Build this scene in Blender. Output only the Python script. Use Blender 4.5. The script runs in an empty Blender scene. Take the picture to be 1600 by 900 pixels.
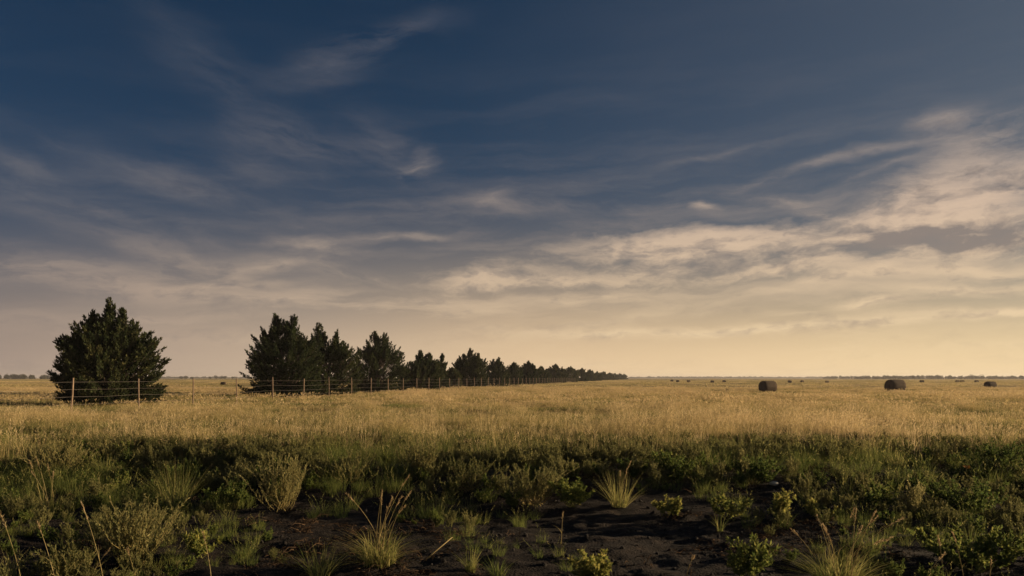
import bpy, math
import numpy as np
R = math.radians
sc = bpy.context.scene
COL = sc.collection

# ------------------------------------------------------------------ numbers of the place
FOC = 1250.0            # focal length in photo pixels (1600 wide)
HX, HY = 800.0, 590.5   # where the level view direction meets the photo
EYE = 1.7               # eye height above the field
SUN_EL, SUN_AZ = 9.5, 78.0   # degrees; azimuth clockwise from the view direction (+Y)


# ------------------------------------------------------------------ numpy noise
def _h(i, j, s):
    n = (i.astype(np.int64) * 374761393 + j.astype(np.int64) * 668265263 + s * 1442695041) & 0x7fffffff
    n = ((n ^ (n >> 13)) * 1274126177) & 0x7fffffff
    return ((n ^ (n >> 16)) & 0xffff) / 65535.0


def vnoise(x, y, s=0):
    x = np.asarray(x, float); y = np.asarray(y, float)
    i = np.floor(x); j = np.floor(y)
    fx = x - i; fy = y - j
    fx = fx * fx * (3 - 2 * fx); fy = fy * fy * (3 - 2 * fy)
    a = _h(i, j, s); b = _h(i + 1, j, s); c = _h(i, j + 1, s); d = _h(i + 1, j + 1, s)
    return (a * (1 - fx) + b * fx) * (1 - fy) + (c * (1 - fx) + d * fx) * fy


def fbm(x, y, s=0, o=4):
    t = 0; a = .5; n = 0
    for k in range(o):
        t = t + a * vnoise(np.asarray(x) * 2 ** k + 17 * k, np.asarray(y) * 2 ** k - 9 * k, s + k); n += a; a *= .5
    return t / n


def smooth(a, b, x):
    t = np.clip((np.asarray(x, float) - a) / (b - a), 0, 1)
    return t * t * (3 - 2 * t)


def edge_y(x):          # foot of the field: the verge drops to the dark firebreak on the camera's side of this line
    return 16.5 + 3.0 * (fbm(np.asarray(x) * .22, 0 * np.asarray(x) + 3.3, 5, 3) - .5) * 2 + 1.2 * smooth(-2, -9, x)


def ground_z(x, y):
    x = np.asarray(x, float); y = np.asarray(y, float)
    e = edge_y(x)
    low = 1 - smooth(e - 4.2, e + .3, y)
    near = 1 - smooth(60, 160, np.hypot(x, y))
    z = -.42 * low
    z = z + near * .16 * (fbm(x * .16, y * .16, 2, 3) - .5)
    fine = 1 - smooth(19, 24, y)
    soil = low * fine
    z = z + soil * (.17 * (fbm(x * .9, y * .9, 11, 3) - .5) + .09 * (fbm(x * 3.1, y * 3.1, 12, 3) - .5) + .05 * (fbm(x * 9, y * 9, 13, 2) - .5))
    return z


def at(px, py):
    """ground point seen at photo pixel (px, py)"""
    z = 0.0
    for _ in range(40):
        Y = FOC * (EYE - z) / (py - HY)
        X = (px - HX) * Y / FOC
        z = .5 * z + .5 * float(ground_z(X, Y))
    return X, Y, float(ground_z(X, Y))


# ------------------------------------------------------------------ meshes
def build(name, V, Q=None, T=None, mat=None, parent=None, tint=None, link=True, smooth_shade=False):
    V = np.asarray(V, np.float32).reshape(-1, 3)
    Q = np.zeros((0, 4), np.int32) if Q is None or len(Q) == 0 else np.asarray(Q, np.int32).reshape(-1, 4)
    T = np.zeros((0, 3), np.int32) if T is None or len(T) == 0 else np.asarray(T, np.int32).reshape(-1, 3)
    me = bpy.data.meshes.new(name)
    me.vertices.add(len(V)); me.vertices.foreach_set('co', V.ravel())
    loops = np.concatenate([Q.ravel(), T.ravel()]).astype(np.int32)
    me.loops.add(len(loops)); me.loops.foreach_set('vertex_index', loops)
    starts = np.concatenate([np.arange(len(Q)) * 4, len(Q) * 4 + np.arange(len(T)) * 3]).astype(np.int32)
    me.polygons.add(len(starts)); me.polygons.foreach_set('loop_start', starts)
    me.update(calc_edges=True)
    if smooth_shade:
        me.polygons.foreach_set('use_smooth', np.ones(len(starts), bool))
    if tint is not None:
        a = me.attributes.new('tint', 'FLOAT', 'POINT'); a.data.foreach_set('value', np.asarray(tint, np.float32))
    if mat: me.materials.append(mat)
    me.validate()
    o = bpy.data.objects.new(name, me)
    if link: COL.objects.link(o)
    if parent: o.parent = parent
    return o


class Bag:
    """collects strips and shapes into one mesh"""
    def __init__(s): s.V = []; s.Q = []; s.T = []; s.t = []; s.n = 0

    def add(s, V, Q=None, T=None, tint=.5):
        V = np.asarray(V, float).reshape(-1, 3)
        if Q is not None and len(Q): s.Q.append(np.asarray(Q, int).reshape(-1, 4) + s.n)
        if T is not None and len(T): s.T.append(np.asarray(T, int).reshape(-1, 3) + s.n)
        s.V.append(V); s.t.append(np.broadcast_to(tint, (len(V),))); s.n += len(V)

    def arrays(s):
        return (np.concatenate(s.V), np.concatenate(s.Q) if s.Q else None, np.concatenate(s.T) if s.T else None, np.concatenate(s.t))

    def obj(s, name, mat, parent=None, link=True, smooth_shade=False):
        V, Q, T, t = s.arrays()
        return build(name, V, Q, T, mat, parent, t, link, smooth_shade)


def strips(bag, base, h, lean, az, width, segs=3, tint=.5, twist=None, droop=2.0, tipw=.05, rng=None):
    """N curved tapering blades. base (N,3); lean = horizontal reach of the tip; az = its direction"""
    N = len(base)
    s = np.linspace(0, 1, segs + 1)
    d = np.stack([np.cos(az), np.sin(az), np.zeros(N)], 1)
    tw = az + np.pi / 2 if twist is None else twist
    side = np.stack([np.cos(tw), np.sin(tw), np.zeros(N)], 1)
    up = np.array([0, 0, 1.])
    P = base[:, None] + d[:, None] * (lean[:, None] * s ** droop)[..., None] + up * (h[:, None] * (s - .12 * (lean / np.maximum(h, 1e-3))[:, None] * s ** 3))[..., None]
    w = width[:, None] * np.maximum(1 - s ** 1.6, tipw)[None] * .5
    Lf = P - side[:, None] * w[..., None]; Rt = P + side[:, None] * w[..., None]
    V = np.stack([Lf, Rt], 2).reshape(N, -1, 3)          # per blade 2*(segs+1)
    m = 2 * (segs + 1)
    q = np.array([[2 * k, 2 * k + 1, 2 * k + 3, 2 * k + 2] for k in range(segs)])
    Q = (np.arange(N) * m)[:, None, None] + q[None]
    bag.add(V.reshape(-1, 3), Q.reshape(-1, 4), tint=np.repeat(np.broadcast_to(tint, (N,)), m))
    return P


def frames(D):
    """two unit vectors across each direction"""
    D = D / np.maximum(np.linalg.norm(D, axis=1, keepdims=True), 1e-9)
    a = np.where(np.abs(D[:, 2:3]) > .9, np.array([[1., 0, 0]]), np.array([[0, 0, 1.]]))
    u = np.cross(D, a); u /= np.linalg.norm(u, axis=1, keepdims=True)
    return D, u, np.cross(D, u)


def leaves(bag, P, D, L, W, rng, tint=.5, fold=.25):
    """N pointed leaves at P growing along D: a diamond folded along its rib"""
    N = len(P)
    D, u, v = frames(D)
    r = rng.uniform(0, 2 * np.pi, N)[:, None]
    s = u * np.cos(r) + v * np.sin(r); n = -u * np.sin(r) + v * np.cos(r)
    L = np.broadcast_to(L, (N,))[:, None]; W = np.broadcast_to(W, (N,))[:, None]
    mid = P + D * L * .42
    V = np.stack([P, mid - s * W * .5 + n * W * fold, P + D * L, mid + s * W * .5 + n * W * fold], 1)
    i = np.arange(N)[:, None] * 4
    T = np.concatenate([i + np.array([0, 1, 2]), i + np.array([0, 2, 3])])
    bag.add(V.reshape(-1, 3), None, T, tint=np.repeat(np.broadcast_to(tint, (N,)), 4))


def tube(bag, pts, rad, n=6, tint=.5, cap=True):
    pts = np.asarray(pts, float); k = len(pts)
    rad = np.broadcast_to(rad, (k,))
    D = np.gradient(pts, axis=0)
    _, u, v = frames(D)
    a = np.linspace(0, 2 * np.pi, n, endpoint=False)
    V = pts[:, None] + (u[:, None] * np.cos(a)[None, :, None] + v[:, None] * np.sin(a)[None, :, None]) * rad[:, None, None]
    Q = [[i * n + j, i * n + (j + 1) % n, (i + 1) * n + (j + 1) % n, (i + 1) * n + j] for i in range(k - 1) for j in range(n)]
    V = V.reshape(-1, 3); T = []
    if cap:
        V = np.concatenate([V, pts[:1], pts[-1:]])
        T = [[(j + 1) % n, j, k * n] for j in range(n)] + [[(k - 1) * n + j, (k - 1) * n + (j + 1) % n, k * n + 1] for j in range(n)]
    bag.add(V, Q, T, tint)


def tag(o, label, cat, group=None, kind=None):
    o['label'] = label; o['category'] = cat
    if group: o['group'] = group
    if kind: o['kind'] = kind
    return o


def empty(name, loc, rz=0):
    o = bpy.data.objects.new(name, None); COL.objects.link(o)
    o.location = loc; o.rotation_euler = (0, 0, rz); o.empty_display_size = .2
    return o


# ------------------------------------------------------------------ materials
def new_mat(name):
    m = bpy.data.materials.new(name); m.use_nodes = True
    nt = m.node_tree; nt.nodes.clear()
    return m, nt, nt.nodes.new('ShaderNodeOutputMaterial')


def N(nt, t, **kw):
    n = nt.nodes.new(t)
    for k, v in kw.items():
        if k.startswith('i_'): n.inputs[k[2:]].default_value = v
        else: setattr(n, k, v)
    return n


def ramp(nt, stops):
    r = N(nt, 'ShaderNodeValToRGB'); e = r.color_ramp.elements
    while len(e) < len(stops): e.new(.5)
    for x, (p, c) in zip(e, stops): x.position = p; x.color = (*c, 1)
    return r


def leaf_mat(name, stops, trans=.4, noise_scale=.35, noise_amt=.35, gloss=0.0, rough=.6):
    """thin plant matter: colour by the blade's own tint, drifting over the ground in patches; diffuse + translucent"""
    m, nt, out = new_mat(name); L = nt.links.new
    at_ = N(nt, 'ShaderNodeAttribute', attribute_name='tint')
    geo = N(nt, 'ShaderNodeNewGeometry')
    no = N(nt, 'ShaderNodeTexNoise'); no.inputs['Scale'].default_value = noise_scale; no.inputs['Detail'].default_value = 3
    L(geo.outputs['Position'], no.inputs['Vector'])
    oi = N(nt, 'ShaderNodeObjectInfo')
    a = N(nt, 'ShaderNodeMath', operation='MULTIPLY_ADD'); a.inputs[1].default_value = noise_amt * 2; a.inputs[2].default_value = -noise_amt
    L(no.outputs['Fac'], a.inputs[0])
    b = N(nt, 'ShaderNodeMath', operation='ADD'); L(a.outputs[0], b.inputs[0]); L(at_.outputs['Fac'], b.inputs[1])
    c = N(nt, 'ShaderNodeMath', operation='MULTIPLY_ADD'); c.inputs[1].default_value = .24; L(oi.outputs['Random'], c.inputs[0])
    d = N(nt, 'ShaderNodeMath', operation='SUBTRACT'); d.inputs[1].default_value = .12
    L(b.outputs[0], c.inputs[2]); L(c.outputs[0], d.inputs[0])
    r = ramp(nt, stops); L(d.outputs[0], r.inputs[0])
    df = N(nt, 'ShaderNodeBsdfDiffuse'); tr = N(nt, 'ShaderNodeBsdfTranslucent'); mx = N(nt, 'ShaderNodeMixShader')
    L(r.outputs[0], df.inputs[0]); L(r.outputs[0], tr.inputs[0]); mx.inputs[0].default_value = trans
    L(df.outputs[0], mx.inputs[1]); L(tr.outputs[0], mx.inputs[2])
    last = mx
    if gloss:
        g = N(nt, 'ShaderNodeBsdfGlossy'); g.inputs['Roughness'].default_value = rough; m2 = N(nt, 'ShaderNodeMixShader'); m2.inputs[0].default_value = gloss
        L(mx.outputs[0], m2.inputs[1]); L(g.outputs[0], m2.inputs[2]); last = m2
    L(last.outputs[0], out.inputs[0])
    return m


def solid_mat(name, stops, scale=8, rough=.8, bump=.3, stretch=(1, 1, 1), coords='Object', dist=.01, detail=6):
    m, nt, out = new_mat(name); L = nt.links.new
    p = N(nt, 'ShaderNodeBsdfPrincipled'); p.inputs['Roughness'].default_value = rough
    tc = N(nt, 'ShaderNodeTexCoord'); mp = N(nt, 'ShaderNodeMapping'); mp.inputs['Scale'].default_value = stretch
    L(tc.outputs[coords], mp.inputs[0])
    no = N(nt, 'ShaderNodeTexNoise'); no.inputs['Scale'].default_value = scale; no.inputs['Detail'].default_value = detail
    L(mp.outputs[0], no.inputs['Vector'])
    r = ramp(nt, stops); L(no.outputs['Fac'], r.inputs[0]); L(r.outputs[0], p.inputs['Base Color'])
    b = N(nt, 'ShaderNodeBump'); b.inputs['Strength'].default_value = bump; b.inputs['Distance'].default_value = dist
    L(no.outputs['Fac'], b.inputs['Height']); L(b.outputs[0], p.inputs['Normal'])
    L(p.outputs[0], out.inputs[0])
    return m


M_gold = leaf_mat('dry_grass', [(0, (.085, .11, .04)), (.30, (.24, .235, .09)), (.60, (.50, .385, .18)), (1, (.68, .53, .31))], .42, .15, .50)
M_green = leaf_mat('green_grass', [(0, (.055, .085, .028)), (.4, (.14, .175, .05)), (.72, (.28, .275, .09)), (1, (.48, .40, .17))], .5, .3, .25)
M_forb = leaf_mat('weed_leaves', [(0, (.05, .08, .026)), (.45, (.125, .16, .044)), (.8, (.235, .24, .066)), (1, (.40, .35, .11))], .48, .6, .25)
M_sage = leaf_mat('feathery_weed_leaves', [(0, (.07, .085, .032)), (.5, (.20, .195, .08)), (1, (.46, .40, .18))], .45, .6, .2)
M_straw = leaf_mat('straw', [(0, (.16, .125, .055)), (.5, (.32, .26, .11)), (1, (.50, .40, .21))], .25, .6, .2)
M_litter = leaf_mat('dead_litter', [(0, (.03, .02, .014)), (.6, (.085, .055, .035)), (1, (.26, .17, .10))], .1, .9, .3)
M_seed = leaf_mat('seed_head', [(0, (.27, .19, .10)), (.5, (.42, .31, .17)), (1, (.56, .45, .27))], .45, .6, .2)
M_cedar = leaf_mat('cedar_foliage', [(0, (.02, .032, .018)), (.45, (.048, .060, .028)), (.8, (.105, .10, .042)), (1, (.17, .15, .06))], .28, .7, .3)
M_farleaf = leaf_mat('distant_foliage', [(0, (.03, .035, .02)), (.6, (.055, .055, .03)), (1, (.08, .075, .04))], .2, .02, .3)
M_bark = solid_mat('cedar_bark', [(.3, (.035, .025, .018)), (.7, (.085, .06, .042))], 5, .9, .8, (6, 6, 1))
M_post = solid_mat('weathered_post_wood', [(.3, (.09, .06, .04)), (.55, (.22, .15, .10)), (.8, (.36, .27, .19))], 6, .85, .6, (6, 6, .7))
M_bale = solid_mat('weathered_hay', [(.3, (.04, .026, .016)), (.55, (.085, .055, .033)), (.8, (.15, .10, .06))], 9, .95, 1.0, (1, 5, 5), dist=.05)
M_bale_end = solid_mat('hay_bale_end', [(.3, (.05, .035, .024)), (.55, (.11, .075, .05)), (.8, (.20, .14, .09))], 14, .95, 1.0, dist=.05)
M_stone = solid_mat('pale_stone', [(.3, (.42, .38, .33)), (.7, (.62, .57, .50))], 9, .8, .4)
M_clod = solid_mat('soil_clods', [(.3, (.008, .006, .006)), (.6, (.018, .013, .010)), (.85, (.045, .031, .022))], 14, .9, .8, coords='Object', dist=.02)

m, nt, out = new_mat('galvanised_wire')
p = N(nt, 'ShaderNodeBsdfPrincipled'); p.inputs['Base Color'].default_value = (.55, .52, .5, 1); p.inputs['Metallic'].default_value = .7; p.inputs['Roughness'].default_value = .45
nz = N(nt, 'ShaderNodeTexNoise'); nz.inputs['Scale'].default_value = 3; rr = ramp(nt, [(.35, (.16, .12, .10)), (.65, (.34, .32, .30))])
nt.links.new(nz.outputs['Fac'], rr.inputs[0]); nt.links.new(rr.outputs[0], p.inputs['Base Color']); nt.links.new(p.outputs[0], out.inputs[0])
M_wire = m
m, nt, out = new_mat('orange_petal')
p = N(nt, 'ShaderNodeBsdfPrincipled'); p.inputs['Roughness'].default_value = .6
nz = N(nt, 'ShaderNodeTexNoise'); nz.inputs['Scale'].default_value = 20; rr = ramp(nt, [(.3, (.55, .27, .05)), (.7, (.66, .38, .10))])
nt.links.new(nz.outputs['Fac'], rr.inputs[0]); nt.links.new(rr.outputs[0], p.inputs['Base Color']); nt.links.new(p.outputs[0], out.inputs[0])
M_petal = m


def ground_mat():
    m, nt, out = new_mat('ground'); L = nt.links.new
    p = N(nt, 'ShaderNodeBsdfPrincipled'); p.inputs['Roughness'].default_value = .95; p.inputs['Specular IOR Level'].default_value = .2
    geo = N(nt, 'ShaderNodeNewGeometry')
    at_ = N(nt, 'ShaderNodeAttribute', attribute_name='tint')      # 0 bare dark soil, 1 thatch of the field
    n1 = N(nt, 'ShaderNodeTexNoise'); n1.inputs['Scale'].default_value = 2.2; n1.inputs['Detail'].default_value = 8; n1.inputs['Roughness'].default_value = .65
    n2 = N(nt, 'ShaderNodeTexNoise'); n2.inputs['Scale'].default_value = 38; n2.inputs['Detail'].default_value = 5
    n3 = N(nt, 'ShaderNodeTexNoise'); n3.inputs['Scale'].default_value = .012; n3.inputs['Detail'].default_value = 6
    for n in (n1, n2, n3): L(geo.outputs['Position'], n.inputs['Vector'])
    soil = ramp(nt, [(.3, (.008, .006, .005)), (.55, (.017, .012, .0095)), (.68, (.040, .027, .019)), (.82, (.075, .050, .034))]); L(n1.outputs['Fac'], soil.inputs[0])
    field = ramp(nt, [(.35, (.17, .13, .055)), (.5, (.29, .21, .09)), (.65, (.36, .26, .115))]); L(n3.outputs['Fac'], field.inputs[0])
    mx = N(nt, 'ShaderNodeMix', data_type='RGBA'); L(at_.outputs['Fac'], mx.inputs['Factor']); L(soil.outputs[0], mx.inputs['A']); L(field.outputs[0], mx.inputs['B'])
    L(mx.outputs['Result'], p.inputs['Base Color'])
    ad = N(nt, 'ShaderNodeMath', operation='MULTIPLY_ADD'); ad.inputs[1].default_value = .7; L(n2.outputs['Fac'], ad.inputs[0]); L(n1.outputs['Fac'], ad.inputs[2])
    b = N(nt, 'ShaderNodeBump'); b.inputs['Strength'].default_value = .9; b.inputs['Distance'].default_value = .07
    L(ad.outputs[0], b.inputs['Height']); L(b.outputs[0], p.inputs['Normal'])
    L(p.outputs[0], out.inputs[0])
    return m


# ------------------------------------------------------------------ ground: one sheet to the horizon
def graded(a, b, step, lo, hi, grow=1.13):
    mid = list(np.arange(a, b, step)); s = step; up = [mid[-1]]
    while up[-1] < hi: s *= grow; up.append(up[-1] + s)
    s = step; dn = [mid[0]]
    while dn[-1] > lo: s *= grow; dn.append(dn[-1] - s)
    return np.array(dn[:0:-1] + mid + up[1:])


gx = graded(-11, 11, .065, -5200, 5200); gy = graded(7, 21, .065, -600, 5600)
GX, GY = np.meshgrid(gx, gy)
GZ = ground_z(GX, GY)
nx, ny = len(gx), len(gy)
idx = np.arange(nx * ny).reshape(ny, nx)
Q = np.stack([idx[:-1, :-1], idx[:-1, 1:], idx[1:, 1:], idx[1:, :-1]], -1).reshape(-1, 4)
e = edge_y(GX)
gt = smooth(e - 2.2, e + .6, GY + 2.0 * (fbm(GX * .8, GY * .8, 31) - .5))
ground = build('ground', np.stack([GX, GY, GZ], -1).reshape(-1, 3), Q, None, ground_mat(), tint=gt.ravel(), smooth_shade=True)
tag(ground, 'flat prairie ground with bare black soil strip and golden hay field beyond', 'ground', kind='structure')


# ------------------------------------------------------------------ scattering of uncountable cover
PROTO = {}


def proto_collection(name, objs):
    c = bpy.data.collections.new(name)
    for o in objs: c.objects.link(o)
    PROTO[name] = c
    return c


def scatter(name, coll, P, rot, scl, pick):
    """one object whose points carry copies of the clumps in coll"""
    me = bpy.data.meshes.new(name)
    n = len(P)
    me.vertices.add(n); me.vertices.foreach_set('co', np.asarray(P, np.float32).ravel())
    for an, ty, key, arr in (('rot', 'FLOAT_VECTOR', 'vector', rot), ('scl', 'FLOAT_VECTOR', 'vector', scl), ('pick', 'INT', 'value', pick)):
        a = me.attributes.new(an, ty, 'POINT')
        a.data.foreach_set(key, np.asarray(arr, np.int32 if ty == 'INT' else np.float32).ravel())
    o = bpy.data.objects.new(name, me); COL.objects.link(o)
    g = bpy.data.node_groups.new(name, 'GeometryNodeTree')
    g.interface.new_socket('Geometry', in_out='INPUT', socket_type='NodeSocketGeometry')
    g.interface.new_socket('Geometry', in_out='OUTPUT', socket_type='NodeSocketGeometry')
    gi = g.nodes.new('NodeGroupInput'); go = g.nodes.new('NodeGroupOutput')
    ci = g.nodes.new('GeometryNodeCollectionInfo'); ci.inputs['Collection'].default_value = coll
    ci.inputs['Separate Children'].default_value = True; ci.inputs['Reset Children'].default_value = True
    ip = g.nodes.new('GeometryNodeInstanceOnPoints'); ip.inputs['Pick Instance'].default_value = True
    def na(nm, ty):
        x = g.nodes.new('GeometryNodeInputNamedAttribute'); x.data_type = ty; x.inputs['Name'].default_value = nm; return x.outputs['Attribute']
    L = g.links.new
    L(gi.outputs[0], ip.inputs['Points']); L(ci.outputs[0], ip.inputs['Instance'])
    L(na('pick', 'INT'), ip.inputs['Instance Index']); L(na('rot', 'FLOAT_VECTOR'), ip.inputs['Rotation']); L(na('scl', 'FLOAT_VECTOR'), ip.inputs['Scale'])
    L(ip.outputs[0], go.inputs[0])
    md = o.modifiers.new('scatter', 'NODES'); md.node_group = g
    return o


def grass_proto(name, seed, n, rad, h0, h1, w, mat, tint0, heads=0, lean=.35, segs=3):
    r = np.random.default_rng(seed); b = Bag()
    a = r.uniform(0, 2 * np.pi, n); q = rad * np.sqrt(r.uniform(0, 1, n))
    base = np.stack([q * np.cos(a), q * np.sin(a), np.full(n, -.03)], 1)
    h = r.uniform(h0, h1, n); az = a + r.normal(0, .9, n)
    P = strips(b, base, h, h * np.abs(r.normal(0, lean, n)) + .02, az, w * r.uniform(.6, 1.4, n), segs, np.clip(tint0 + r.normal(0, .13, n), 0, 1), twist=r.uniform(0, np.pi, n))
    if heads:
        k = np.argsort(-h)[:heads]
        tip = P[k, -1]; d = P[k, -1] - P[k, -2]; d /= np.linalg.norm(d, axis=1, keepdims=True)
        for f in np.linspace(-.06, .06, 4):
            leaves(b, tip + d * f, d + r.normal(0, .35, d.shape), w * 8, w * 1.7, r, np.clip(tint0 + .28 + r.normal(0, .08, len(k)), 0, 1))
    return b.obj(name, mat, link=False)


# field grass at three scales; wide blades stand for many where a pixel covers a whole clump
near_p = [grass_proto('gold_tuft', 100 + i, 70, .26, .28, .62, .0065, M_gold, .52, heads=8) for i in range(3)] + \
         [grass_proto('olive_tuft', 110 + i, 80, .28, .18, .42, .0075, M_gold, .22, heads=3) for i in range(2)] + \
         [grass_proto('ripe_tuft', 120 + i, 38, .2, .45, .82, .006, M_gold, .74, heads=16, lean=.25) for i in range(2)]
mid_p = [grass_proto('gold_tuft', 130 + i, 110, .9, .3, .6, .018, M_gold, .54, heads=16, segs=2) for i in range(3)] + \
        [grass_proto('olive_tuft', 140 + i, 110, .9, .18, .40, .02, M_gold, .22, segs=2) for i in range(2)] + \
        [grass_proto('ripe_tuft', 150 + i, 60, .7, .42, .75, .016, M_gold, .76, heads=20, lean=.2, segs=2) for i in range(2)]
far_p = [grass_proto('gold_tuft', 160 + i, 120, 4, .28, .52, .09, M_gold, .60, segs=2) for i in range(3)] + \
        [grass_proto('olive_tuft', 170 + i, 120, 4, .2, .36, .09, M_gold, .3, segs=2) for i in range(2)] + \
        [grass_proto('ripe_tuft', 180 + i, 70, 4, .4, .6, .08, M_gold, .8, segs=2) for i in range(2)]
C_near = proto_collection('near_grass_clumps', near_p)
C_mid = proto_collection('mid_grass_clumps', mid_p)
C_far = proto_collection('far_grass_clumps', far_p)
# children come in name order: gold x3, olive x2, ripe x2
rng = np.random.default_rng(7)


def field(name, coll, n, r0, r1, logd, s0, label, power=2.0):
    u = rng.uniform(0, 1, n)
    d = r0 * (r1 / r0) ** u if logd else np.sqrt(r0 ** 2 + u * (r1 ** 2 - r0 ** 2))
    t = rng.uniform(-.86, .86, n)          # tangent of the bearing
    Y = d; X = d * t
    keep = Y > edge_y(X) - .9 + rng.normal(0, .55, n) - 1.6 * (fbm(X * .5, Y * .5, 91, 2) - .5)
    X, Y = X[keep], Y[keep]; n = len(X)
    k = 1 / max(1.0, r0 / 40)
    dry = fbm(X * .13 * k, Y * .30 * k, 41, 4) + rng.normal(0, .075, n)      # swathes of dry and green grass
    dry = dry + .155 * smooth(24, 80, Y) - .115
    clump = fbm(X * .55 * k + 9, Y * .75 * k, 47, 3) + rng.normal(0, .05, n)     # tussocks with thin, low grass between
    tall = smooth(.40, .62, clump)
    thin = rng.uniform(0, 1, n) < .45 + .55 * tall + .35 * smooth(60, 150, Y)
    X, Y, dry, tall = X[thin], Y[thin], dry[thin], tall[thin]; n = len(X)
    pick = np.where(dry > .62, 5 + rng.integers(0, 2, n), np.where(dry > .48, rng.integers(0, 3, n), 3 + rng.integers(0, 2, n)))
    hgt = (.17 + .40 * tall) * rng.uniform(.7, 1.35, n) * (1.0 + .40 * (1 - smooth(20, 33, Y)) - .3 * smooth(50, 90, Y))
    S = s0 * rng.uniform(.75, 1.25, n)
    scl = np.stack([S, S, S * hgt], 1) if r0 < 300 else np.stack([S, S, hgt], 1)
    rot = np.stack([rng.normal(0, .05, n), rng.normal(0, .05, n), rng.uniform(0, 6.28, n)], 1)
    o = scatter(name, coll, np.stack([X, Y, ground_z(X, Y)], 1), rot, scl, pick)
    return tag(o, label, 'grass', kind='stuff')


field('field_grass', C_near, 19000, 17, 42, False, 1.0, 'knee high dry golden grass at the near edge of the hay field')
field('field_grass', C_mid, 26000, 40, 130, False, 1.0, 'golden dry grass of the hay field out past the fence')
field('field_grass', C_far, 15000, 120, 500, False, .8, 'golden dry grass in the far half of the hay field')
field('field_grass', C_far, 9000, 480, 3500, True, 1.6, 'pale golden grass running to the horizon')

# seeding stalks that stand above the rest along the near side of the field
C_tall = proto_collection('tall_seeding_clumps', [grass_proto('seeding_tuft', 190 + i, 16, .22, .55, .95, .0075, M_gold, .8, heads=9, lean=.2, segs=4) for i in range(3)])
n = 1500; X = rng.uniform(-19, 19, n); Y = rng.uniform(16, 30, n)
keep = (Y > edge_y(X)) & (fbm(X * .35, Y * .5, 95, 3) + .10 * smooth(6, 11, X) > .52) & (np.abs(X) < .8 * Y); X, Y = X[keep], Y[keep]; n = len(X)
S = rng.uniform(.5, 1.0, n)
o = scatter('field_grass', C_tall, np.stack([X, Y, ground_z(X, Y)], 1), np.stack([rng.normal(0, .08, n), rng.normal(0, .08, n), rng.uniform(0, 6.28, n)], 1), np.stack([S, S, S * .85], 1), rng.integers(0, 3, n))
tag(o, 'taller pale seeding grass standing above the near edge of the field', 'grass', kind='stuff')

# ------------------------------------------------------------------ plants that can be told apart


def leafy(b_stem, b_leaf, seed, H, W, n_stem, n_leaf, leafL, leafW, upright=.5, wand=False, tint=.5):
    """a branching weed of height H and width W: stems with small leaves"""
    r = np.random.default_rng(seed)
    for i in range(n_stem):
        a = r.uniform(0, 2 * np.pi); reach = W * .5 * np.sqrt(r.uniform(.02, 1)); h = H * r.uniform(.6, 1.0) * (1 - .35 * (reach / (W * .5)) ** 2 * upright)
        s = np.linspace(0, 1, 9)
        bend = r.normal(0, (.10 if wand else .06) * W, 2)
        pw = r.uniform(.5, .95) if wand else .8
        o0 = r.normal(0, .09 * W if wand else .02 * W, 2)
        pts = np.stack([o0[0] + np.cos(a) * reach * s ** pw + bend[0] * s * s, o0[1] + np.sin(a) * reach * s ** pw + bend[1] * s * s, h * s ** (1.0 if wand else 1.15)], 1)
        pts[1:, :2] += r.normal(0, .012, (8, 2))
        tube(b_stem, pts, np.linspace(.006, .0018, 9), 4, r.uniform(.2, .6))
        twigs = [pts]
        for k in range(2 if wand else 4):
            f = r.uniform(.25, .85); j = int(f * 8); p0 = pts[j]
            a2 = a + r.normal(0, 1.3); l2 = H * r.uniform(.15, .32); sp = .4 if wand else .8
            q = p0 + np.stack([np.cos(a2) * l2 * s * sp, np.sin(a2) * l2 * s * sp, l2 * s * (r.uniform(.8, 1.2) if wand else r.uniform(.3, .9))], 1)
            tube(b_stem, q[::2], np.linspace(.003, .0012, 5), 4, r.uniform(.2, .6)); twigs.append(q)
        for q in twigs:
            m_ = max(6, int(n_leaf * (1.0 if q is pts else .35)))
            f = r.uniform(.12 if wand else .18, 1, m_) ** (.8 if wand else .7) * 8
            j = np.clip(f.astype(int), 0, 7); g = (f - j)[:, None]
            p = q[j] * (1 - g) + q[j + 1] * g
            ax = q[j + 1] - q[j]; ax /= np.linalg.norm(ax, axis=1, keepdims=True)
            d = ax * (.9 if wand else .35) + r.normal(0, .55, (m_, 3)) + np.array([0, 0, .25])
            leaves(b_leaf, p, d, leafL * r.uniform(.6, 1.3, m_), leafW * r.uniform(.6, 1.3, m_), r, np.clip(tint + r.normal(0, .17, m_), 0, 1))


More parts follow.
